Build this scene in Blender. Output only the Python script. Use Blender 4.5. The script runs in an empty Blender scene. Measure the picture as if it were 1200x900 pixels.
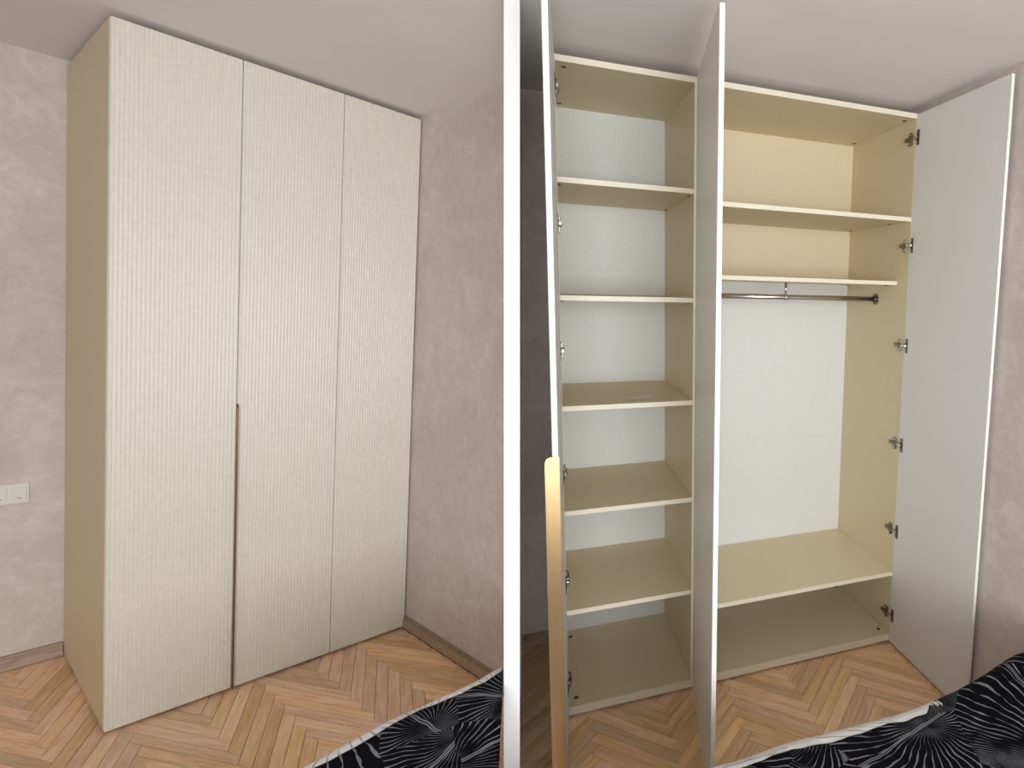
import bpy, bmesh, math, random
from mathutils import Vector, Matrix, noise

# ------------------------------------------------------------------ camera
S = bpy.context.scene
HC = 1.67984
FPX, PPX, PPY = 675.505, 903.36, 428.89
CRT = Matrix(((0.9997, 0.0245, 0.0), (0.0031, -0.12668, 0.99194), (0.0243, -0.99164, -0.12672)))
cam_d = bpy.data.cameras.new('camera')
cam = bpy.data.objects.new('camera', cam_d)
S.collection.objects.link(cam)
cm = Matrix.Identity(4)
for i in range(3):
    cm[i][0] = CRT[i][0]; cm[i][1] = -CRT[i][1]; cm[i][2] = -CRT[i][2]
cm.translation = (0, 0, HC)
cam.matrix_world = cm
cam_d.sensor_width = 36.0
cam_d.lens = FPX / 1200 * 36
cam_d.shift_x = (600 - PPX) / 1200
cam_d.shift_y = (PPY - 450) / 1200
cam_d.clip_start = 0.05
S.camera = cam

# ------------------------------------------------------------------ light
W = bpy.data.worlds.new('world'); S.world = W; W.use_nodes = True
W.node_tree.nodes['Background'].inputs[0].default_value = (1.0, 0.99, 0.985, 1)
W.node_tree.nodes['Background'].inputs[1].default_value = 1.5

def area(name, loc, target, sx, sy, power, col):
    l = bpy.data.lights.new(name, 'AREA'); l.shape = 'RECTANGLE'; l.size = sx; l.size_y = sy
    l.energy = power; l.color = col
    o = bpy.data.objects.new(name, l); S.collection.objects.link(o)
    d = Vector(target) - Vector(loc)
    o.rotation_euler = d.to_track_quat('-Z', 'Y').to_euler(); o.location = loc
area('window_daylight', (1.15, -2.45, 1.6), (-0.7, 2.2, 1.4), 2.3, 1.5, 90, (0.93, 0.97, 1.0))

S.view_settings.view_transform = 'Standard'
S.view_settings.look = 'None'
S.view_settings.gamma = 1.0
S.view_settings.use_curve_mapping = False
S.view_settings.exposure = 0.5

# ------------------------------------------------------------------ helpers
C = S.collection
rnd = random.Random(7)
ROOM_L = Matrix(((0.54338, -0.83865, 0.03738, -2.30883), (0.83481, 0.54451, 0.08125, 1.83491),
                 (-0.08849, -0.01294, 0.99599, 0.07867), (0, 0, 0, 1)))     # tilted left-hand room
q_ = ROOM_L.to_quaternion(); ROOM_L = Matrix.Translation(ROOM_L.translation) @ q_.to_matrix().to_4x4()
ROOM_R = Matrix.Translation((-0.76432, 2.08069, 0)) @ Matrix.Rotation(0.38543, 4, 'Z')
T = Matrix.Translation

def ray(px, py):
    return CRT @ Vector(((px - PPX) / FPX, (py - PPY) / FPX, 1.0))
CAMP = Vector((0, 0, HC))

def link(name, me, mat=None, parent=None, M=None):
    o = bpy.data.objects.new(name, me); C.objects.link(o)
    if mat is not None and not len(me.materials): me.materials.append(mat)
    if parent is not None: o.parent = parent
    if M is not None: o.matrix_local = M
    return o
def tag(o, label=None, cat=None, group=None, kind=None):
    if label: o['label'] = label
    if cat: o['category'] = cat
    if group: o['group'] = group
    if kind: o['kind'] = kind
    return o
def empty(name, M):
    o = bpy.data.objects.new(name, None); C.objects.link(o); o.matrix_world = M
    o.empty_display_size = 0.1
    return o
def mesh(name, verts, faces, smooth=False):
    me = bpy.data.meshes.new(name); me.from_pydata([tuple(v) for v in verts], [], faces); me.update()
    if smooth:
        for p in me.polygons: p.use_smooth = True
    return me
def box_mesh(name, x0, x1, y0, y1, z0, z1, bev=0.0, seg=2):
    bm = bmesh.new()
    bmesh.ops.create_cube(bm, size=1)
    for v in bm.verts:
        v.co = Vector(((x0 + x1) / 2 + v.co.x * (x1 - x0), (y0 + y1) / 2 + v.co.y * (y1 - y0), (z0 + z1) / 2 + v.co.z * (z1 - z0)))
    if bev:
        bmesh.ops.bevel(bm, geom=bm.edges[:], offset=bev, segments=seg, affect='EDGES', profile=0.5)
    me = bpy.data.meshes.new(name); bm.to_mesh(me); bm.free()
    return me
def box(name, b, mat, parent, bev=0.0008, seg=1):
    return link(name, box_mesh(name, *b, bev, seg), mat, parent)
def merge(name, parts):
    bm = bmesh.new()
    for m in parts:
        bm.from_mesh(m); bpy.data.meshes.remove(m)
    me = bpy.data.meshes.new(name); bm.to_mesh(me); bm.free(); return me
def cyl_mesh(name, p, q, r, n=24, smooth=True, bev=0):
    p, q = Vector(p), Vector(q); d = q - p
    R = d.to_track_quat('Z', 'Y').to_matrix()
    vs, fs = [], []
    rings = [(0, r - bev), (bev, r), (d.length - bev, r), (d.length, r - bev)] if bev else [(0, r), (d.length, r)]
    for h, rr in rings:
        for i in range(n):
            a = 2 * math.pi * i / n
            vs.append(p + R @ Vector((rr * math.cos(a), rr * math.sin(a), h)))
    for k in range(len(rings) - 1):
        for i in range(n):
            fs.append((k * n + i, k * n + (i + 1) % n, (k + 1) * n + (i + 1) % n, (k + 1) * n + i))
    fs.append(tuple(reversed(range(n)))); fs.append(tuple((len(rings) - 1) * n + i for i in range(n)))
    me = mesh(name, vs, fs)
    if smooth:
        for pl in me.polygons: pl.use_smooth = len(pl.vertices) == 4
    return me
def clip(poly, n, d):
    out = []
    for i in range(len(poly)):
        a, b = poly[i], poly[(i + 1) % len(poly)]
        da, db = n.dot(a) - d, n.dot(b) - d
        if da <= 0: out.append(a)
        if (da < 0 < db) or (db < 0 < da): out.append(a + (b - a) * (da / (da - db)))
    return out
def prism(name, poly, ext):
    n = len(poly); ext = Vector(ext)
    vs = list(poly) + [p + ext for p in poly]
    fs = [tuple(range(n)), tuple(reversed(range(n, 2 * n)))] + [(i, i + n, (i + 1) % n + n, (i + 1) % n) for i in range(n)]
    me = mesh(name, vs, fs)
    bm = bmesh.new(); bm.from_mesh(me); bmesh.ops.recalc_face_normals(bm, faces=bm.faces[:]); bm.to_mesh(me); bm.free()
    return me

# ------------------------------------------------------------------ materials
class NT:
    def __init__(s, name):
        s.m = bpy.data.materials.new(name); s.m.use_nodes = True; s.t = s.m.node_tree
        s.b = s.t.nodes['Principled BSDF']
    def n(s, typ, **k):
        x = s.t.nodes.new(typ)
        for a, v in k.items(): setattr(x, a, v)
        return x
    def l(s, a, b): s.t.links.new(a, b)
    def math(s, op, a, b=0.0, c=0.0):
        x = s.n('ShaderNodeMath', operation=op)
        for i, v in enumerate((a, b, c)):
            if isinstance(v, (int, float)): x.inputs[i].default_value = v
            else: s.l(v, x.inputs[i])
        return x.outputs[0]
    def coord(s, scale=(1, 1, 1), kind='Object', off=None):
        tc = s.n('ShaderNodeTexCoord'); mp = s.n('ShaderNodeMapping'); mp.inputs['Scale'].default_value = scale
        s.l(tc.outputs[kind], mp.inputs['Vector'])
        if off is not None: s.l(off, mp.inputs['Location'])
        return mp.outputs[0]
    def noise(s, vec, scale, detail=3, rough=0.5, dist=0.0):
        x = s.n('ShaderNodeTexNoise'); x.inputs['Scale'].default_value = scale; x.inputs['Detail'].default_value = detail
        x.inputs['Roughness'].default_value = rough; x.inputs['Distortion'].default_value = dist
        s.l(vec, x.inputs['Vector']); return x.outputs['Fac']
    def ramp(s, fac, stops):
        x = s.n('ShaderNodeValToRGB'); e = x.color_ramp.elements
        while len(e) < len(stops): e.new(0.5)
        for i, (p, c) in enumerate(stops): e[i].position = p; e[i].color = (*c, 1)
        s.l(fac, x.inputs[0]); return x.outputs[0]
    def bump(s, h, strength, dist):
        x = s.n('ShaderNodeBump'); x.inputs['Strength'].default_value = strength; x.inputs['Distance'].default_value = dist
        s.l(h, x.inputs['Height']); s.l(x.outputs[0], s.b.inputs['Normal'])
    def mix(s, f, a, b, mode='MIX'):
        x = s.n('ShaderNodeMix', data_type='RGBA', blend_type=mode)
        if isinstance(f, (int, float)): x.inputs[0].default_value = f
        else: s.l(f, x.inputs[0])
        for i, v in ((6, a), (7, b)):
            if isinstance(v, tuple): x.inputs[i].default_value = (*v, 1)
            else: s.l(v, x.inputs[i])
        return x.outputs[2]
    def done(s, rough=0.5, metal=0.0, spec=0.5):
        s.b.inputs['Roughness'].default_value = rough; s.b.inputs['Metallic'].default_value = metal
        s.b.inputs['Specular IOR Level'].default_value = spec
        return s.m

def laminate(name, c, rough, var=0.03, bump=0.05, spec=0.4):
    t = NT(name); v = t.coord()
    f = t.noise(v, 140, 3)
    lo = tuple(x * (1 - var) for x in c); hi = tuple(min(1, x * (1 + var)) for x in c)
    t.l(t.ramp(f, [(0.3, lo), (0.7, hi)]), t.b.inputs['Base Color'])
    t.bump(t.noise(v, 420, 2), bump, 0.001)
    return t.done(rough, spec=spec)
M_cream = laminate('cream laminate', (0.72, 0.62, 0.425), 0.5)
M_edge_lit = laminate('cream edge band lit tone', (0.78, 0.72, 0.57), 0.45)  # same cream, painted lighter where the front edges face the light
M_white = laminate('white hardboard', (0.70, 0.71, 0.68), 0.55)
M_doorback = laminate('pale grey door lining', (0.76, 0.76, 0.745), 0.45, 0.03, 0.12)
M_dooredge = laminate('white door edging', (0.86, 0.86, 0.82), 0.4)
M_switch = laminate('white switch plastic', (0.82, 0.83, 0.80), 0.12, 0.01, 0.0, 0.6)

def reeded():
    t = NT('pearl cream reeded front'); v = t.coord()
    f = t.noise(v, 60, 3)
    t.l(t.ramp(f, [(0.3, (0.70, 0.665, 0.575)), (0.7, (0.76, 0.725, 0.635))]), t.b.inputs['Base Color'])
    g = t.coord((1, 1, 0.35))
    t.bump(t.noise(g, 260, 2), 0.25, 0.0012)
    t.b.inputs['Coat Weight'].default_value = 0.6; t.b.inputs['Coat Roughness'].default_value = 0.38
    return t.done(0.36, spec=0.6)
M_reed = reeded()

def brass(nm, lo, hi):
    t = NT(nm); v = t.coord((1, 1, 0.03))
    f = t.noise(v, 300, 2)
    t.l(t.ramp(f, [(0.3, lo), (0.7, hi)]), t.b.inputs['Base Color'])
    return t.done(0.3, 1.0)
M_brass = brass('brushed gold', (0.74, 0.50, 0.25), (0.82, 0.58, 0.31))
M_brass_shade = brass('brushed gold shaded tone', (0.17, 0.075, 0.025), (0.22, 0.105, 0.04))  # same gold as the other handle, with the shade mixed into its colour
def metal(name, c, r):
    t = NT(name); v = t.coord(); f = t.noise(v, 80, 2)
    t.l(t.ramp(f, [(0.3, tuple(x * 0.9 for x in c)), (0.7, c)]), t.b.inputs['Base Color'])
    return t.done(r, 1.0)
M_chrome = metal('polished chrome', (0.62, 0.61, 0.59), 0.16)
M_nickel = metal('nickel hinge steel', (0.24, 0.215, 0.175), 0.3)
M_dark = laminate('dark hinge cup', (0.03, 0.027, 0.022), 0.4)
M_black = laminate('black plastic foot', (0.012, 0.012, 0.012), 0.45)
M_cap = laminate('brown screw cap', (0.10, 0.07, 0.035), 0.5)
M_paper = laminate('off white paper', (0.80, 0.76, 0.68), 0.8)

def plaster():
    t = NT('pinkish beige mottled plaster'); v = t.coord()
    a = t.noise(v, 2.6, 5, 0.6, 0.6); b = t.noise(v, 13, 6, 0.65, 1.2); c = t.noise(v, 60, 3, 0.6)
    k = t.math('ADD', t.math('MULTIPLY', a, 0.45), t.math('ADD', t.math('MULTIPLY', b, 0.4), t.math('MULTIPLY', c, 0.15)))
    col = t.ramp(k, [(0.36, (0.57, 0.485, 0.44)), (0.5, (0.645, 0.565, 0.525)), (0.64, (0.74, 0.68, 0.65))])
    d = t.noise(v, 24, 8, 0.8, 1.0)
    m = t.math('MULTIPLY', t.math('SMOOTH_MIN', t.math('MAXIMUM', t.math('MULTIPLY', t.math('SUBTRACT', d, 0.55), 7.0), 0.0), 1.0, 0.1), 0.5)
    t.l(t.mix(m, col, (0.70, 0.64, 0.60)), t.b.inputs['Base Color'])
    t.bump(b, 0.12, 0.004)
    return t.done(0.7, spec=0.3)
M_wall = plaster()
def ceiling_m():
    t = NT('white ceiling paint'); v = t.coord()
    t.l(t.ramp(t.noise(v, 1.5, 3), [(0.3, (0.82, 0.79, 0.775)), (0.7, (0.87, 0.84, 0.825))]), t.b.inputs['Base Color'])
    t.bump(t.noise(v, 90, 2), 0.05, 0.002)
    return t.done(0.8, spec=0.2)
M_ceil = ceiling_m()
M_part = laminate('white divider paint', (0.93, 0.93, 0.93), 0.7, 0.01)

def wood(name, dark, mid, light, rough, rings=1.0):
    t = NT(name)
    oi = t.n('ShaderNodeObjectInfo')
    cx = t.n('ShaderNodeCombineXYZ')
    t.l(t.math('MULTIPLY', oi.outputs['Random'], 37.0), cx.inputs[0]); t.l(t.math('MULTIPLY', oi.outputs['Random'], 91.0), cx.inputs[1])
    v = t.coord((1.0, 9.0, 9.0), off=cx.outputs[0])
    grain = t.noise(v, 5.0 * rings, 5, 0.6, 0.7)
    v2 = t.coord((2.5, 70.0, 30.0), off=cx.outputs[0])
    fine = t.noise(v2, 7, 3, 0.6)
    v3 = t.coord((3, 14, 3), off=cx.outputs[0])
    streak = t.noise(v3, 3.5, 4, 0.6, 1.5)
    k = t.math('ADD', t.math('MULTIPLY', grain, 0.65), t.math('MULTIPLY', fine, 0.35))
    col = t.ramp(k, [(0.36, dark), (0.5, mid), (0.63, light)])
    hs = t.n('ShaderNodeHueSaturation'); t.l(col, hs.inputs['Color'])
    r2 = t.math('FRACT', t.math('MULTIPLY', oi.outputs['Random'], 17.3))
    t.l(t.math('ADD', 0.86, t.math('MULTIPLY', r2, 0.36)), hs.inputs['Value'])
    r3 = t.math('FRACT', t.math('MULTIPLY', oi.outputs['Random'], 53.7))
    t.l(t.math('ADD', 0.492, t.math('MULTIPLY', r3, 0.012)), hs.inputs['Hue'])
    t.l(t.math('ADD', 0.95, t.math('MULTIPLY', r3, 0.25)), hs.inputs['Saturation'])
    m = t.math('MULTIPLY', t.math('GREATER_THAN', streak, 0.64), 0.35)
    t.l(t.mix(m, hs.outputs[0], tuple(x * 0.6 for x in dark)), t.b.inputs['Base Color'])
    t.bump(fine, 0.15, 0.001)
    return t.done(rough, spec=0.4)
M_plank = wood('varnished beech plank', (0.70, 0.42, 0.235), (0.82, 0.565, 0.355), (0.89, 0.68, 0.475), 0.36)
M_base = wood('grey brown skirting wood', (0.28, 0.21, 0.165), (0.36, 0.28, 0.22), (0.44, 0.36, 0.29), 0.45)
M_sub = laminate('dark subfloor', (0.035, 0.018, 0.008), 0.9)

def leaves(name, ground, line, amount):
    """printed cotton: palm and fern leaves drawn as fans of fine veins; UV map in metres"""
    t = NT(name)
    uv = t.n('ShaderNodeTexCoord').outputs['UV']
    # slight hand-drawn wobble
    nz = t.n('ShaderNodeTexNoise'); nz.inputs['Scale'].default_value = 7; nz.inputs['Detail'].default_value = 2
    t.l(uv, nz.inputs['Vector'])
    sub = t.n('ShaderNodeVectorMath', operation='SUBTRACT'); t.l(nz.outputs['Color'], sub.inputs[0]); sub.inputs[1].default_value = (0.5, 0.5, 0.5)
    sc = t.n('ShaderNodeVectorMath', operation='SCALE'); t.l(sub.outputs[0], sc.inputs[0]); sc.inputs['Scale'].default_value = 0.05
    add = t.n('ShaderNodeVectorMath', operation='ADD'); t.l(uv, add.inputs[0]); t.l(sc.outputs[0], add.inputs[1])
    P = add.outputs[0]
    def layer(scale, off, freq):
        mp = t.n('ShaderNodeMapping'); mp.inputs['Location'].default_value = off; t.l(P, mp.inputs['Vector'])
        vo = t.n('ShaderNodeTexVoronoi', voronoi_dimensions='2D', feature='F1'); vo.inputs['Scale'].default_value = scale
        vo.inputs['Randomness'].default_value = 0.85
        t.l(mp.outputs[0], vo.inputs['Vector'])
        d = t.n('ShaderNodeVectorMath', operation='SUBTRACT'); t.l(mp.outputs[0], d.inputs[0]); t.l(vo.outputs['Position'], d.inputs[1])
        rs = t.n('ShaderNodeSeparateColor'); t.l(vo.outputs['Color'], rs.inputs[0])
        rot = t.n('ShaderNodeVectorRotate', rotation_type='Z_AXIS'); t.l(d.outputs[0], rot.inputs['Vector'])
        t.l(t.math('MULTIPLY', rs.outputs[0], 6.283), rot.inputs['Angle'])
        s = t.n('ShaderNodeSeparateXYZ'); t.l(rot.outputs[0], s.inputs[0])
        u = t.math('ADD', s.outputs[0], 0.45 / scale); v = s.outputs[1]
        av = t.math('ABSOLUTE', v)
        # plume: every vein hugs the midrib at the base, then sweeps outward  (|v| = c * u^1.8)
        up = t.math('MAXIMUM', u, 0.004)
        c_ = t.math('DIVIDE', av, t.math('ADD', t.math('MULTIPLY', t.math('POWER', up, 1.8), scale * 1.3), 0.004))
        k = t.math('POWER', c_, 0.55)
        ph = t.math('FRACT', t.math('MULTIPLY', k, freq))
        tri = t.math('ABSOLUTE', t.math('SUBTRACT', ph, 0.5))
        wv = t.noise(P, 18, 2)
        vein = t.math('LESS_THAN', tri, t.math('ADD', -0.13, t.math('MULTIPLY', wv, 0.40)))
        rib = t.math('LESS_THAN', t.math('ABSOLUTE', t.math('SUBTRACT', av, 0.0030)), 0.0016)
        # radial fans for half of the leaves
        ang = t.math('ARCTAN2', v, u)
        ph2 = t.math('FRACT', t.math('ADD', t.math('MULTIPLY', ang, 7.5), t.math('MULTIPLY', u, 5.0)))
        tri2 = t.math('ABSOLUTE', t.math('SUBTRACT', ph2, 0.5))
        fan = t.math('LESS_THAN', tri2, t.math('ADD', -0.13, t.math('MULTIPLY', wv, 0.40)))
        pick = t.math('GREATER_THAN', rs.outputs[1], 0.5)
        lines = t.math('ADD', t.math('MULTIPLY', pick, fan), t.math('MULTIPLY', t.math('SUBTRACT', 1.0, pick), vein))
        ve = t.n('ShaderNodeTexVoronoi', voronoi_dimensions='2D', feature='DISTANCE_TO_EDGE'); ve.inputs['Scale'].default_value = scale
        ve.inputs['Randomness'].default_value = 0.85
        t.l(mp.outputs[0], ve.inputs['Vector'])
        edge = t.math('LESS_THAN', ve.outputs['Distance'], 0.012)
        return t.math('MAXIMUM', lines, rib), rs.outputs[2]
    A, ra = layer(3.2, (0.3, 0.1, 0), 12.0)
    B, rb = layer(5.2, (2.3, 1.7, 0), 9.5)
    pickB = t.math('GREATER_THAN', ra, 0.62)
    L = t.math('ADD', t.math('MULTIPLY', pickB, B), t.math('MULTIPLY', t.math('SUBTRACT', 1.0, pickB), A))
    ink = t.math('MULTIPLY', L, amount)
    weave = t.noise(uv, 900, 2)
    t.l(t.mix(ink, ground, line), t.b.inputs['Base Color'])
    t.bump(weave, 0.1, 0.0006)
    return t.done(0.85, spec=0.08)
M_duvet = leaves('black cotton with grey leaf print', (0.003, 0.003, 0.006), (0.23, 0.24, 0.26), 0.85)
M_duvet_w = leaves('white cotton with fine leaf print', (0.80, 0.80, 0.80), (0.10, 0.10, 0.11), 0.55)
M_matt = laminate('white mattress ticking', (0.75, 0.75, 0.73), 0.85)
M_bedwood = laminate('dark bed frame', (0.06, 0.045, 0.035), 0.5)

# ------------------------------------------------------------------ added divider: white strip between the two views, built as a wall
def on_depth(px, z, dep):
    r0, r1 = ray(px, 450), ray(px, 451)        # the ray of this column that meets height z
    lo, hi = -6000.0, 8000.0
    for _ in range(60):
        m = (lo + hi) / 2
        zz = (CAMP + ray(px, m) * dep).z
        if zz > z: lo = m
        else: hi = m
    return CAMP + ray(px, lo) * dep
D0 = 1.64
front = [on_depth(590.4, -0.02, D0), on_depth(609.2, -0.02, D0), on_depth(609.2, 2.51, D0), on_depth(590.4, 2.51, D0)]
dirn = ray(600, 420); dirn.z = 0; dirn.normalize()
tag(link('wall_middle_added', prism('wall_middle_added', front, dirn * 1.30), M_part), kind='structure')

n_w = ray(600, 100).cross(ray(600, 800)); n_w.normalize()
if n_w.x < 0: n_w = -n_w
# keep the side n.p <= d in world space: left room
def planes_local(M, side, gap=0.004):
    R = M.to_3x3(); n = R.transposed() @ (n_w * side)
    c = M.inverted() @ CAMP
    return n, n.dot(c) - gap
NL, DL_ = planes_local(ROOM_L, 1)
NR, DR_ = planes_local(ROOM_R, -1)

# ------------------------------------------------------------------ room shells
Vx = Vector
def rect_slab(name, pts, ext, M, mat, n, d):
    poly = clip([Vx(p) for p in pts], n, d)
    o = link(name, prism(name, poly, ext), mat); o.matrix_world = M
    return tag(o, kind='structure')

LW, LD, LH = 0.981, 0.8155, 2.47
LC = LH + 0.020                       # ceiling of the left room
RZ0 = -0.012                          # floor of the right room
RC, RWX, RD = 2.506, 1.527, 0.548

def shell(M, n, d, x0, x1, y0, y1, z0, z1, wallx, backy):
    rect_slab('wall_left', [(x0, y0, z0 - 0.03), (x0, backy, z0 - 0.03), (x0, backy, z1 + 0.02), (x0, y0, z1 + 0.02)], (-0.05, 0, 0), M, M_wall, n, d) if x0 < -1.5 else None
    fl = rect_slab('floor', [(x0, y0, z0 - 0.009), (x1, y0, z0 - 0.009), (x1, y1, z0 - 0.009), (x0, y1, z0 - 0.009)], (0, 0, -0.05), M, M_sub, n, d)
    rect_slab('ceiling', [(x0, y0, z1), (x1, y0, z1), (x1, y1, z1), (x0, y1, z1)], (0, 0, 0.05), M, M_ceil, n, d)
    rect_slab('wall_back', [(x0, backy, z0 - 0.03), (x1, backy, z0 - 0.03), (x1, backy, z1 + 0.02), (x0, backy, z1 + 0.02)], (0, 0.05, 0), M, M_wall, n, d)
    rect_slab('wall_right', [(wallx, y0, z0 - 0.03), (wallx, backy, z0 - 0.03), (wallx, backy, z1 + 0.02), (wallx, y0, z1 + 0.02)], (0.05, 0, 0), M, M_wall, n, d)
    return fl
floorL = shell(ROOM_L, NL, DL_, -1.9, LW + 0.01, -3.3, LD + 0.02, 0.0, LC, LW + 0.006, LD + 0.004)
floorR = shell(ROOM_R, NR, DR_, -1.3, RWX + 0.01, -2.9, RD + 0.03, RZ0, RC, RWX, RD + 0.012)

def skirting(name, M, n, d, pts_fn, mat=M_base):
    poly, ext = pts_fn
    poly = clip([Vx(p) for p in poly], n, d)
    o = link(name, prism(name, poly, ext), mat); o.matrix_world = M
    return tag(o, kind='structure')
# moulded profile: a main board and a thin top lip
def skirt_x(M, n, d, xa, xb, y, z0, h):
    o = skirting('baseboard_back', M, n, d, ([(xa, y, z0), (xb, y, z0), (xb, y, z0 + h), (xa, y, z0 + h)], (0, -0.012, 0)))
    lip = link('top_lip', prism('top_lip', clip([Vx(p) for p in [(xa, y - 0.012, z0 + h * 0.12), (xb, y - 0.012, z0 + h * 0.12), (xb, y - 0.012, z0 + h * 0.78), (xa, y - 0.012, z0 + h * 0.78)]], n, d), (0, -0.004, 0)), M_base, o)
def skirt_y(M, n, d, x, ya, yb, z0, h):
    o = skirting('baseboard_right', M, n, d, ([(x, ya, z0), (x, yb, z0), (x, yb, z0 + h), (x, ya, z0 + h)], (-0.012, 0, 0)))
    lip = link('top_lip', prism('top_lip', clip([Vx(p) for p in [(x - 0.012, ya, z0 + h * 0.12), (x - 0.012, yb, z0 + h * 0.12), (x - 0.012, yb, z0 + h * 0.78), (x - 0.012, ya, z0 + h * 0.78)]], n, d), (-0.004, 0, 0)), M_base, o)
skirt_x(ROOM_L, NL, DL_, -1.9, -0.004, LD + 0.004, 0.0, 0.062)
skirt_y(ROOM_L, NL, DL_, LW + 0.006, -3.2, 0.03, 0.0, 0.062)
skirt_x(ROOM_R, NR, DR_, -1.3, -0.022, RD + 0.012, RZ0, 0.062)
skirt_y(ROOM_R, NR, DR_, RWX, -2.8, 0.0, RZ0, 0.062)

# ------------------------------------------------------------------ herringbone planks
def parquet(floor, p0, e1, e2, a, z, xr, yr, n, d, skip):
    """e1, e2: the two plank directions at full plank length; a: plank width as a share of the length"""
    p0, e1, e2 = Vx((*p0, 0)), Vx((*e1, 0)), Vx((*e2, 0))
    T1, T2 = (e1 + e2) * a, e2 - e1
    cache = {}
    g = 0.0008
    cand = []
    for i in range(-80, 81):
        for j in range(-8, 9):
            o = p0 + T1 * i + T2 * j
            for kind in (0, 1):
                q = [o, o + e1, o + e1 + e2 * a, o + e2 * a] if kind == 0 else [o + e2 * a, o + (e1 + e2) * a, o + (e1 + e2) * a + e2, o + e2 * a + e2]
                c = sum(q, Vx((0, 0, 0))) / 4
                if xr[0] - 0.25 < c.x < xr[1] + 0.25 and yr[0] - 0.25 < c.y < yr[1] + 0.25 and not skip(c): cand.append((kind, q, c))
    for kind, q, c in cand:
        ax = (e1 if kind == 0 else e2).normalized()
        ang = math.atan2(ax.y, ax.x)
        Rm = Matrix.Rotation(-ang, 3, 'Z')
        poly = list(q)
        for nn, dd in ((Vx((1, 0, 0)), xr[1]), (Vx((-1, 0, 0)), -xr[0]), (Vx((0, 1, 0)), yr[1]), (Vx((0, -1, 0)), -yr[0]), (n, d)):
            if len(poly) > 2: poly = clip(poly, nn, dd)
        if len(poly) < 3: continue
        whole = len(poly) == 4 and all((p - r).length < 1e-6 for p, r in zip(poly, q))
        area_ = abs(sum(poly[k].x * poly[(k + 1) % len(poly)].y - poly[(k + 1) % len(poly)].x * poly[k].y for k in range(len(poly)))) / 2
        if area_ < 2e-4: continue
        if whole and kind in cache: me = cache[kind]
        else:
            loc = [Rm @ (p - c) for p in poly]
            cc = sum(loc, Vx((0, 0, 0))) / len(loc)
            loc = [Vx((p.x - math.copysign(min(g, abs(p.x - cc.x) * 0.3), p.x - cc.x), p.y - math.copysign(min(g, abs(p.y - cc.y) * 0.3), p.y - cc.y), 0)) for p in loc]
            me = prism('plank', [p + Vx((0, 0, -0.008)) for p in loc], (0, 0, 0.008)); me.materials.append(M_plank)
            if whole: cache[kind] = me
        o = link('plank', me, None, floor, T((c.x, c.y, z + rnd.uniform(-0.0006, 0.0))) @ Matrix.Rotation(ang, 4, 'Z') @ Matrix.Rotation(rnd.uniform(-0.0012, 0.0012), 4, 'X'))
parquet(floorR, (0.659, -0.0431), (0.2795, -0.2795), (-0.2795, -0.2795), 0.12, RZ0, (-0.95, RWX - 0.012), (-1.25, RD + 0.0), NR, DR_,
        lambda c: c.y > 0.2 and c.x > 0.12)
parquet(floorL, (0.4295, -0.0562), (0.1823, -0.410), (-0.1823, -0.410), 0.1262, 0.0, (-0.95, LW - 0.008), (-1.5, LD - 0.01), NL, DL_,
        lambda c: c.y > 0.25 and c.x > 0.2)

# ------------------------------------------------------------------ reeded door
def door_mesh(w, h, t, n, side, pitch_depth=0.0022):
    """local: x 0..w, z 0..h, thickness along y 0..t; reeds on the y=0 side (side -1) or the y=t side (+1)"""
    prof = [(0.0015, 0.0012)]
    p = w / n
    for i in range(n):
        x = i * p
        if i: prof.append((x, 0.0 + pitch_depth))
        for s_, dpt in ((0.10, 0.35), (0.24, 0.05), (0.50, 0.0), (0.62, 0.0), (0.70, 0.42), (0.76, 0.30), (0.90, 0.40)):
            if i == 0 and s_ < 0.2: continue
            if i == n - 1 and s_ > 0.85: continue
            prof.append((x + p * s_, dpt * pitch_depth))
    prof.append((w - 0.0015, 0.0012))
    pts = [(0, 0.004)] + prof + [(w, 0.004)]
    N = len(pts)
    y = (lambda d: d) if side < 0 else (lambda d: t - d)
    yb = t if side < 0 else 0.0
    vs = []
    for z in (0, h):
        vs += [(x, y(d), z) for x, d in pts] + [(0, yb, z), (w, yb, z)]
    K = N + 2
    fs, mi = [], []
    for i in range(N - 1):
        fs.append((i, i + 1, i + 1 + K, i + K)); mi.append(0 if 0 < i < N - 2 else 1)
    fs.append((N - 1, N + 1, N + 1 + K, N - 1 + K)); mi.append(1)      # right edge
    fs.append((N + 1, N, N + K, N + 1 + K)); mi.append(2)              # inner face
    fs.append((N, 0, K, N + K)); mi.append(1)                          # left edge
    ring = list(range(N)) + [N + 1, N]
    fs.append(tuple(ring)); mi.append(1); fs.append(tuple(r + K for r in ring)); mi.append(1)
    me = mesh('door', vs, fs)
    for m in (M_reed, M_dooredge, M_doorback): me.materials.append(m)
    for p_, k in zip(me.polygons, mi): p_.material_index = k
    bm = bmesh.new(); bm.from_mesh(me); bmesh.ops.recalc_face_normals(bm, faces=bm.faces[:]); bm.to_mesh(me); bm.free()
    return me

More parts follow.
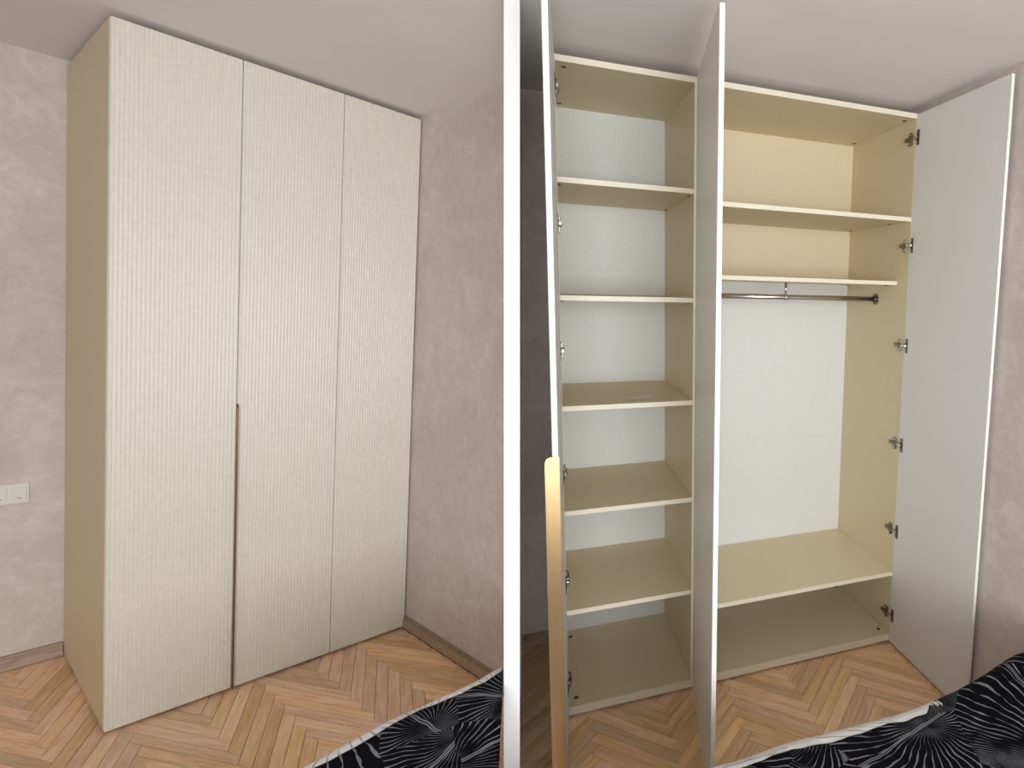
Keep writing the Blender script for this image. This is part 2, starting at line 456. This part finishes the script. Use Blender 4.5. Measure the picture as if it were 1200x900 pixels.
# ------------------------------------------------------------------ closed wardrobe (left half)
wl = empty('wardrobe', ROOM_L @ T((LW / 2, LD / 2, 0)))
tag(wl, 'tall three-door wardrobe standing closed with reeded pearl cream fronts and one long gold handle strip', 'wardrobe', None)
O = T((-LW / 2, -LD / 2, 0))
def pb(name, b, mat, parent, bev=0.0008, off=None):
    o = box(name, b, mat, parent, bev)
    o.matrix_local = O if off is None else off
    return o
tk = 0.012; dt = 0.014
pb('side_panel', (0, tk, dt + 0.003, LD, 0.012, LH), M_cream, wl)
pb('side_panel', (LW - tk, LW, dt + 0.003, LD, 0.012, LH), M_cream, wl)
pb('top_panel', (tk, LW - tk, dt + 0.003, LD, LH - tk, LH), M_cream, wl)
pb('bottom_panel', (tk, LW - tk, dt + 0.003, LD, 0.02, 0.02 + tk), M_cream, wl)
pb('back_panel', (tk, LW - tk, LD - 0.004, LD, 0.03, LH - tk), M_white, wl)
pb('divider_panel', (0.334, 0.346, dt + 0.003, LD - 0.004, 0.03, LH - tk), M_cream, wl)
for (x, y) in ((0.04, 0.06), (0.04, LD - 0.06), (LW - 0.04, 0.06), (LW - 0.04, LD - 0.06), (0.34, 0.06)):
    f = link('foot', cyl_mesh('foot', (x, y, 0.0), (x, y, 0.02), 0.018, 16), M_black, wl, O)
gx = (0.0, 0.338, 0.670, LW)
for k in range(3):
    xa, xb = gx[k] + 0.0013, gx[k + 1] - 0.0013
    if k == 1: xa = gx[1] + 0.0012
    dw = xb - xa
    dr = link('door', door_mesh(dw, LH - 0.014, dt, 30, -1, 0.0020), None, wl, O @ T((xa, 0, 0.012)))
    if k == 0:
        # gold profile on the first door's free edge, its shade painted in
        prof = [(-0.0016, 0.004), (-0.0016, -0.0155), (-0.0010, -0.0168), (0.0002, -0.0172), (0.0012, -0.0168), (0.0018, -0.0155), (0.0018, 0.010), (-0.0003, 0.010), (-0.0003, 0.004)]
        hz = [(0.0, 0.0), (1.128, 0.0), (1.136, 0.003), (1.1405, 0.008)]
        vs, fs = [], []
        for z, cut in hz:
            for (x, y) in prof: vs.append((dw + x, max(y, -0.0172 + cut * 2.0), z))
        n_ = len(prof)
        for a in range(len(hz) - 1):
            for b in range(n_): fs.append((a * n_ + b, a * n_ + (b + 1) % n_, (a + 1) * n_ + (b + 1) % n_, (a + 1) * n_ + b))
        fs.append(tuple(reversed(range(n_)))); fs.append(tuple((len(hz) - 1) * n_ + b for b in range(n_)))
        h_ = link('handle', mesh('handle', vs, fs), M_brass_shade, dr)
        tag(h_, 'long narrow gold handle strip painted in shaded tone on the lower half of the door edge')

# ------------------------------------------------------------------ open wardrobe (right half)
XM = 0.75
wr = empty('wardrobe', ROOM_R @ T((XM, 0.27, RZ0)))
tag(wr, 'tall wardrobe with its three doors swung open showing cream shelves and a hanging rail', 'wardrobe')
O = T((-XM, -0.27, -RZ0))
H, t_ = 2.469, 0.0165
xL0, xL1, xD0, xDm, xD1, xR0, xR1 = -0.0155, 0.001, 0.491, 0.507, 0.523, 1.4835, 1.500
ZB0, ZB1 = 0.002, 0.036
def panel(name, b, lab=None, mat=M_cream, edge=True):
    """cream board with a front edge band painted paler for its lit tone"""
    o = pb(name, b, mat, wr)
    if edge:
        x0, x1, y0, y1, z0, z1 = b
        pb('edge_band', (x0, x1, y0 - 0.0012, y0 + 0.0002, z0, z1), M_edge_lit, o, 0.0003, Matrix.Identity(4))
    return o
panel('side_panel', (xL0, xL1, 0, RD, 0.0, H))
panel('side_panel', (xD0, xDm - 0.0003, 0, RD, ZB0, H))
panel('side_panel', (xDm + 0.0003, xD1, 0, RD, ZB0, H))
panel('side_panel', (xR0, xR1, 0, RD, 0.0, H))
panel('top_panel', (xL1, xD0, 0, RD, H - 0.021, H)); panel('top_panel', (xD1, xR0, 0, RD, H - 0.021, H))
panel('bottom_panel', (xL1, xD0, 0, RD, ZB0, ZB1)); panel('bottom_panel', (xD1, xR0, 0, RD, ZB0, ZB1))
pb('back_panel', (xL1 - 0.004, xD0 + 0.004, RD, RD + 0.004, ZB0, H), M_white, wr)
pb('back_panel', (xD1 - 0.004, xR0 + 0.004, RD, RD + 0.004, ZB0, 1.735), M_white, wr)
o = pb('back_panel', (xD1 - 0.004, xR0 + 0.004, RD, RD + 0.004, 1.735, H), M_cream, wr)
tag(o, 'cream back board behind the two upper shelves')
M_wood = M_cream
for z in (2.064, 1.651, 1.244, 0.841, 0.4405):
    panel('shelf', (xL1 + 0.0005, xD0 - 0.0005, 0.002, RD - 0.001, z - 0.0185, z))
panel('shelf', (xD1, xR0, 0.002, RD - 0.001, 2.027 - 0.0185, 2.027))
panel('shelf', (xD1, xR0, 0.087, RD - 0.001, 1.745 - 0.0175, 1.745))
panel('shelf', (xD1, xR0, 0.0, RD - 0.001, 0.355 - 0.0185, 0.355))
# feet, screw caps, shelf pins
for (x, y) in ((0.035, 0.05), (0.455, 0.05), (0.56, 0.05), (1.45, 0.05), (0.035, 0.5), (0.455, 0.5), (0.56, 0.5), (1.45, 0.5), (1.0, 0.05)):
    link('foot', merge('foot', [cyl_mesh('a', (x, y, RZ0), (x, y, RZ0 + 0.006), 0.026, 20), cyl_mesh('b', (x, y, RZ0 + 0.006), (x, y, ZB0), 0.017, 20)]), M_black, wr, O)
for x, s in ((0.032, 1), (1.455, 1)):
    for y in (0.05, 0.49):
        for za, zb in ((H - 0.0225, H - 0.0208), (ZB1 - 0.0003, ZB1 + 0.0012)):
            link('screw_cap', cyl_mesh('screw_cap', (x, y, za), (x, y, zb), 0.0095, 18), M_cap, wr, O)
for z in (2.064, 1.651, 1.244, 0.841, 0.4405):
    for x in (xL1 + 0.008, xD0 - 0.008):
        for y in (0.05, 0.49):
            link('shelf_pin', cyl_mesh('shelf_pin', (x, y, z - 0.0235), (x, y, z - 0.0184), 0.005, 10), M_nickel, wr, O)
for z in (2.027, 1.745):
    for y in (0.13, 0.49):
        link('shelf_pin', cyl_mesh('shelf_pin', (xR0 - 0.03, y, z - 0.0215), (xR0 - 0.03, y, z - 0.0174), 0.007, 12), M_cap, wr, O)
# hanging rail
ry, rz, rr = 0.262, 1.659, 0.0125
rail = link('clothes_rail', cyl_mesh('clothes_rail', (xD1 + 0.004, ry, rz), (xR0 - 0.004, ry, rz), rr, 32), M_chrome, wr, O)
for xa, xb in ((xR0 - 0.004, xR0), (xD1, xD1 + 0.004)):
    link('rail_flange', merge('rail_flange', [cyl_mesh('a', (xa, ry, rz), (xb, ry, rz), 0.0275, 32, bev=0.001), cyl_mesh('b', (xa - (0.010 if xa > 1 else -0.003), ry, rz), (xa + 0.003 if xa > 1 else xb + 0.010, ry, rz), 0.0165, 24)]), M_nickel, rail)
link('rail_bracket', merge('rail_bracket', [cyl_mesh('a', (0.996, ry, rz + 0.008), (0.996, ry, 1.7275), 0.0058, 16), cyl_mesh('b', (0.996, ry, 1.7235), (0.996, ry, 1.7275), 0.016, 20), cyl_mesh('c', (0.991, ry, rz), (1.001, ry, rz), 0.0155, 24)]), M_chrome, rail)

# doors: hinge point, free end, side that carries the reeds
DT = 0.016
hz_ = (2.366, 1.902, 1.452, 0.987, 0.565, 0.138)
def open_door(P, Q, side, handle=False, zb=0.008, zt=2.464):
    P, Q = Vx((*P, 0)), Vx((*Q, 0)); v = Q - P
    ang = math.atan2(v.y, v.x)
    off = T((0, -DT if side > 0 else 0, 0))
    dr = link('door', door_mesh(v.length, zt - zb, DT, 30, side), None, wr, O @ T((P.x, P.y, zb)) @ Matrix.Rotation(ang, 4, 'Z') @ off)
    w = v.length
    yi = DT if side < 0 else 0.0        # inner face
    s = 1 if side < 0 else -1
    for z in hz_:
        zz = z - zb
        cup = link('hinge_cup', merge('hinge_cup', [box_mesh('a', 0.006, 0.026, min(yi, yi + s * 0.002), max(yi, yi + s * 0.002), zz - 0.033, zz + 0.033, 0.0009)]), M_nickel, dr)
        link('hinge_socket', merge('hinge_socket', [box_mesh('a', 0.007, 0.020, min(yi, yi + s * 0.004), max(yi, yi + s * 0.004), zz - 0.014, zz + 0.014, 0.001)]), M_dark, dr)
    if handle:
        prof = [(-0.0205, -0.0205), (-0.0205, -0.001), (-0.0175, -0.001), (-0.0175, 0.0), (0.0, 0.0), (0.0, DT + 0.0035), (0.004, DT + 0.0035), (0.0045, DT + 0.002), (0.0045, -0.019), (0.003, -0.0205)]
        hz = [(0.0, 0.0), (1.185, 0.0), (1.197, 0.003), (1.204, 0.008), (1.207, 0.016)]
        vs, fs = [], []
        for z, cut in hz:
            for (x, y) in prof: vs.append((w + x, max(y, -0.0205 + cut), z))
        n_ = len(prof)
        for a in range(len(hz) - 1):
            for b in range(n_): fs.append((a * n_ + b, a * n_ + (b + 1) % n_, (a + 1) * n_ + (b + 1) % n_, (a + 1) * n_ + b))
        fs.append(tuple(reversed(range(n_)))); fs.append(tuple((len(hz) - 1) * n_ + b for b in range(n_)))
        me = mesh('handle', vs, fs); bm = bmesh.new(); bm.from_mesh(me); bmesh.ops.recalc_face_normals(bm, faces=bm.faces[:]); bm.to_mesh(me); bm.free()
        tag(link('handle', me, M_brass, dr), 'gold edge handle running down the lower half of the door')
    return dr
open_door((-0.0165, -0.012), (-0.0475, -0.560), -1, True)
open_door((0.494, -0.020), (0.4085, -0.587), -1)
open_door((1.4998, -0.003), (1.5095, -0.540), 1, zb=0.0)

# hinge arms fixed to the side panels
def hinge(x, s, z):
    """s: direction pointing into the cabinet"""
    def bx(x0, x1, y0, y1, z0, z1, b=0.001):
        xa, xb = x + s * x0, x + s * x1
        return box_mesh('a', min(xa, xb), max(xa, xb), y0, y1, z0, z1, b)
    body = merge('hinge', [bx(0.0, 0.004, 0.018, 0.046, z - 0.024, z + 0.024), bx(0.003, 0.014, 0.006, 0.064, z - 0.0075, z + 0.0075, 0.002),
                           bx(0.003, 0.0075, 0.022, 0.038, z - 0.028, z + 0.028, 0.001)])
    h = link('hinge', body, M_nickel, wr, O)
    link('hinge_arm', merge('hinge_arm', [bx(-0.004, 0.011, -0.022, 0.008, z - 0.0055, z + 0.0055, 0.0015)]), M_chrome, h)
    for k in (-1, 1):
        link('hinge_screw', cyl_mesh('hinge_screw', (x + s * 0.004, 0.030, z + k * 0.019), (x + s * 0.0088, 0.030, z + k * 0.019), 0.0042, 12), M_chrome, h)
for z in hz_:
    hinge(xL1, 1, z); hinge(xR0, -1, z); hinge(xD1, 1, z)

# slip of paper lying on a shelf
sl = empty('paper_slip', ROOM_R @ T((0.30, 0.105, 1.2442)) @ Matrix.Rotation(math.radians(38), 4, 'Z'))
vs, fs = [], []
for i in range(9):
    for j in range(2):
        u = i / 8
        vs.append(((u - 0.5) * 0.115, (j - 0.5) * 0.055, 0.0006 + 0.006 * abs(u - 0.5) ** 1.6 * 2))
for i in range(8): fs.append((i * 2, i * 2 + 2, i * 2 + 3, i * 2 + 1))
me = mesh('sheet', vs, fs); s_ = link('sheet', me, M_paper, sl)
md = s_.modifiers.new('thick', 'SOLIDIFY'); md.thickness = 0.0006
tag(sl, 'small off-white paper slip lying on the third shelf of the open wardrobe', 'paper')

# ------------------------------------------------------------------ light switches
def switch(M, label, k):
    """k scales the width: plate origin at the wall, y pointing out of the wall is -y"""
    e = empty('light_switch', M); tag(e, label, 'switch')
    w, h = 0.105 * k, 0.080
    link('frame', merge('frame', [box_mesh('a', -w, 0, -0.009, 0.0, -h / 2, h / 2, 0.003, 3)]), M_switch, e)
    for c in (-0.0255, -0.0745):
        r = link('rocker', box_mesh('r', c - 0.0185, c + 0.0185, -0.0125, -0.0085, -h * 0.31, h * 0.31, 0.0018, 3), M_switch, e)
        link('notch', box_mesh('n', c - w * 0.05, c + w * 0.05, -0.0131, -0.0122, -h * 0.235, -h * 0.205, 0.0), M_cap, r)
switch(ROOM_L @ T((-0.0918, LD + 0.004, 0.724)), 'white double light switch on the plaster wall beside the closed wardrobe', 1.0)
switch(ROOM_R @ T((-0.165, RD + 0.012, 0.765)), 'white light switch mostly hidden, beside the gold-handled open door', 1.0)

# ------------------------------------------------------------------ beds
def bed(M, x0, x1fn, y_front, y_back, ztop, z0, hump, lab_b, lab_d, seed, edge_fn):
    """x1fn(y): right end of the bed at that y"""
    e = empty('bed', M @ T(((x0 + x1fn(y_front)) / 2, (y_front + y_back) / 2, z0)))
    Oi = T((-(x0 + x1fn(y_front)) / 2, -(y_front + y_back) / 2, -z0))
    tag(e, lab_b, 'bed')
    ya, yb = y_front - 0.05, y_back + 0.03
    def poly(z, ins):
        return [Vx((x0 + ins, yb + ins, z)), Vx((x1fn(yb) - ins - 0.02, yb + ins, z)), Vx((x1fn(ya) - ins - 0.02, ya - ins, z)), Vx((x0 + ins, ya - ins, z))]
    link('mattress', prism('mattress', poly(z0 + 0.26, 0.03), (0, 0, ztop - 0.035 - z0 - 0.26)), M_matt, e, Oi)
    link('bed_frame', prism('bed_frame', poly(z0 + 0.12, 0.0), (0, 0, 0.14)), M_bedwood, e, Oi)
    for (fx, fy) in ((0.06, 0.06), (0.94, 0.06), (0.06, 0.94), (0.90, 0.94)):
        y = yb + (ya - yb) * fy; x = x0 + (x1fn(y) - 0.03 - x0) * fx
        link('leg', cyl_mesh('leg', (x, y, z0), (x, y, z0 + 0.122), 0.022, 16), M_bedwood, e, Oi)
    # duvet: soft sheet with thickness, rolled over the front edge
    nx, ny = 110, 130
    dd = empty('duvet', M @ T(((x0 + x1fn(y_front)) / 2, (y_front + y_back) / 2, ztop)))
    Od = T((-(x0 + x1fn(y_front)) / 2, -(y_front + y_back) / 2, -ztop))
    tag(dd, lab_d, 'duvet')
    def prof(s):
        """s: arc length from the back; returns y, z"""
        Ltop = (y_front - 0.045) - y_back
        if s < Ltop: return y_back + s, ztop
        a = (s - Ltop) / 0.055
        if a < math.pi * 0.55: return y_front - 0.045 + 0.055 * math.sin(a), ztop - 0.055 + 0.055 * math.cos(a)
        a0 = math.pi * 0.55
        r = s - Ltop - 0.055 * a0
        return y_front - 0.045 + 0.055 * math.sin(a0) - r * 0.25, ztop - 0.055 + 0.055 * math.cos(a0) - r * 0.96
    Ltop = (y_front - 0.045) - y_back
    def surf(s, u, blk):
        y, z = prof(s)
        xe = x1fn(y); x = x0 + (xe - x0) * u
        q = Vx((x * 3.1 + seed, y * 3.1, 0))
        amp = 1.0
        wv = noise.noise(q) * 0.020 + noise.noise(q * 2.6) * 0.009 + noise.noise(q * 6) * 0.0035
        fold = math.sin(x * 9 + y * 14 + 3 * noise.noise(q * 0.8)) * 0.004
        down = max(0.0, s - Ltop)
        near = min(1.0, max(0.0, (s - Ltop + 0.25) / 0.25))
        z += wv * (1 - 0.5 * near) + fold
        z += hump(x, y)
        y += noise.noise(Vx((x * 5 + seed, 7, 0))) * 0.010 * near + noise.noise(Vx((x * 17 + seed, 3, 0))) * 0.003 * near
        return x, y, z
    def sheet(name, s0, s1, ns, mat, parent, push, edge=None):
        vs, fs, uvs = [], [], []
        for j in range(ns + 1):
            s = s0 + (s1 - s0) * j / ns
            for i in range(nx + 1):
                u = i / nx
                s = s0 + (s1 + (edge(x0 + (x1fn(y_front) - x0) * u) if edge else 0) - s0) * j / ns
                x, y, z = surf(s, u, True)
                pp = push - (0.012 * min(1.0, edge_fn(x) / 0.14) if push > 0 else 0.0)
                vs.append((x, y + pp, z - abs(pp) * 0.6)); uvs.append((x, s))
        for j in range(ns):
            for i in range(nx):
                a = j * (nx + 1) + i; fs.append((a, a + 1, a + nx + 2, a + nx + 1))
        me = mesh(name, vs, fs, True); ul = me.uv_layers.new(name='UVMap')
        for lp in me.loops: ul.data[lp.index].uv = uvs[lp.vertex_index]
        o = link(name, me, mat, parent, Od)
        md = o.modifiers.new('thick', 'SOLIDIFY'); md.thickness = 0.012; md.offset = -1
        return o
    sheet('duvet_cover', 0, Ltop - 0.004, ny, M_duvet, dd, 0.0, lambda x: 0.012 * noise.noise(Vx((x * 7 + seed, 0, 0))) + 0.006 * noise.noise(Vx((x * 23 + seed, 0, 0))) + edge_fn(x))
    w_ = sheet('cover_underside', Ltop - 0.045, Ltop + 0.26, 36, M_duvet_w, dd, 0.004, None)
    tag(w_, 'white reverse of the cover with fine dark line print')
    return dd
def part_x(M, y, side, z=0.5, gap=0.035):
    """x (room coordinates) where the added divider plane is at this y"""
    n, d = planes_local(M, 1, 0.0)
    return (d - n.y * y - n.z * z) / n.x
bed(ROOM_L, -0.42, lambda y: min(LW - 0.01, part_x(ROOM_L, y, 1) - 0.032), -1.40, -2.75, 0.50, 0.0,
    lambda x, y: 0.022 * max(0, x - 0.45) / 0.25 + 0.01 * noise.noise(Vx((x * 2, y * 2, 5))),
    'low bed hidden under the duvet in front of the closed wardrobe',
    'black leaf-print duvet with a white edge in front of the closed wardrobe', 3.0, lambda x: 0.0)
def hump_r(x, y):
    a = max(0.0, min(1.0, (x - 1.00) / 0.35)); a = a * a * (3 - 2 * a)
    b = max(0.0, min(1.0, (y + 1.9) / 0.5))
    return 0.085 * a * (0.6 + 0.4 * b)
bed(ROOM_R, -0.05, lambda y: RWX - 0.02, -0.94, -2.05, 0.50, RZ0, hump_r,
    'low bed hidden under the duvet in front of the open wardrobe',
    'black leaf-print duvet heaped against the wall in front of the open wardrobe', 11.0, lambda x: 0.14 * max(0.0, min(1.0, (x - 0.93) / 0.15)))
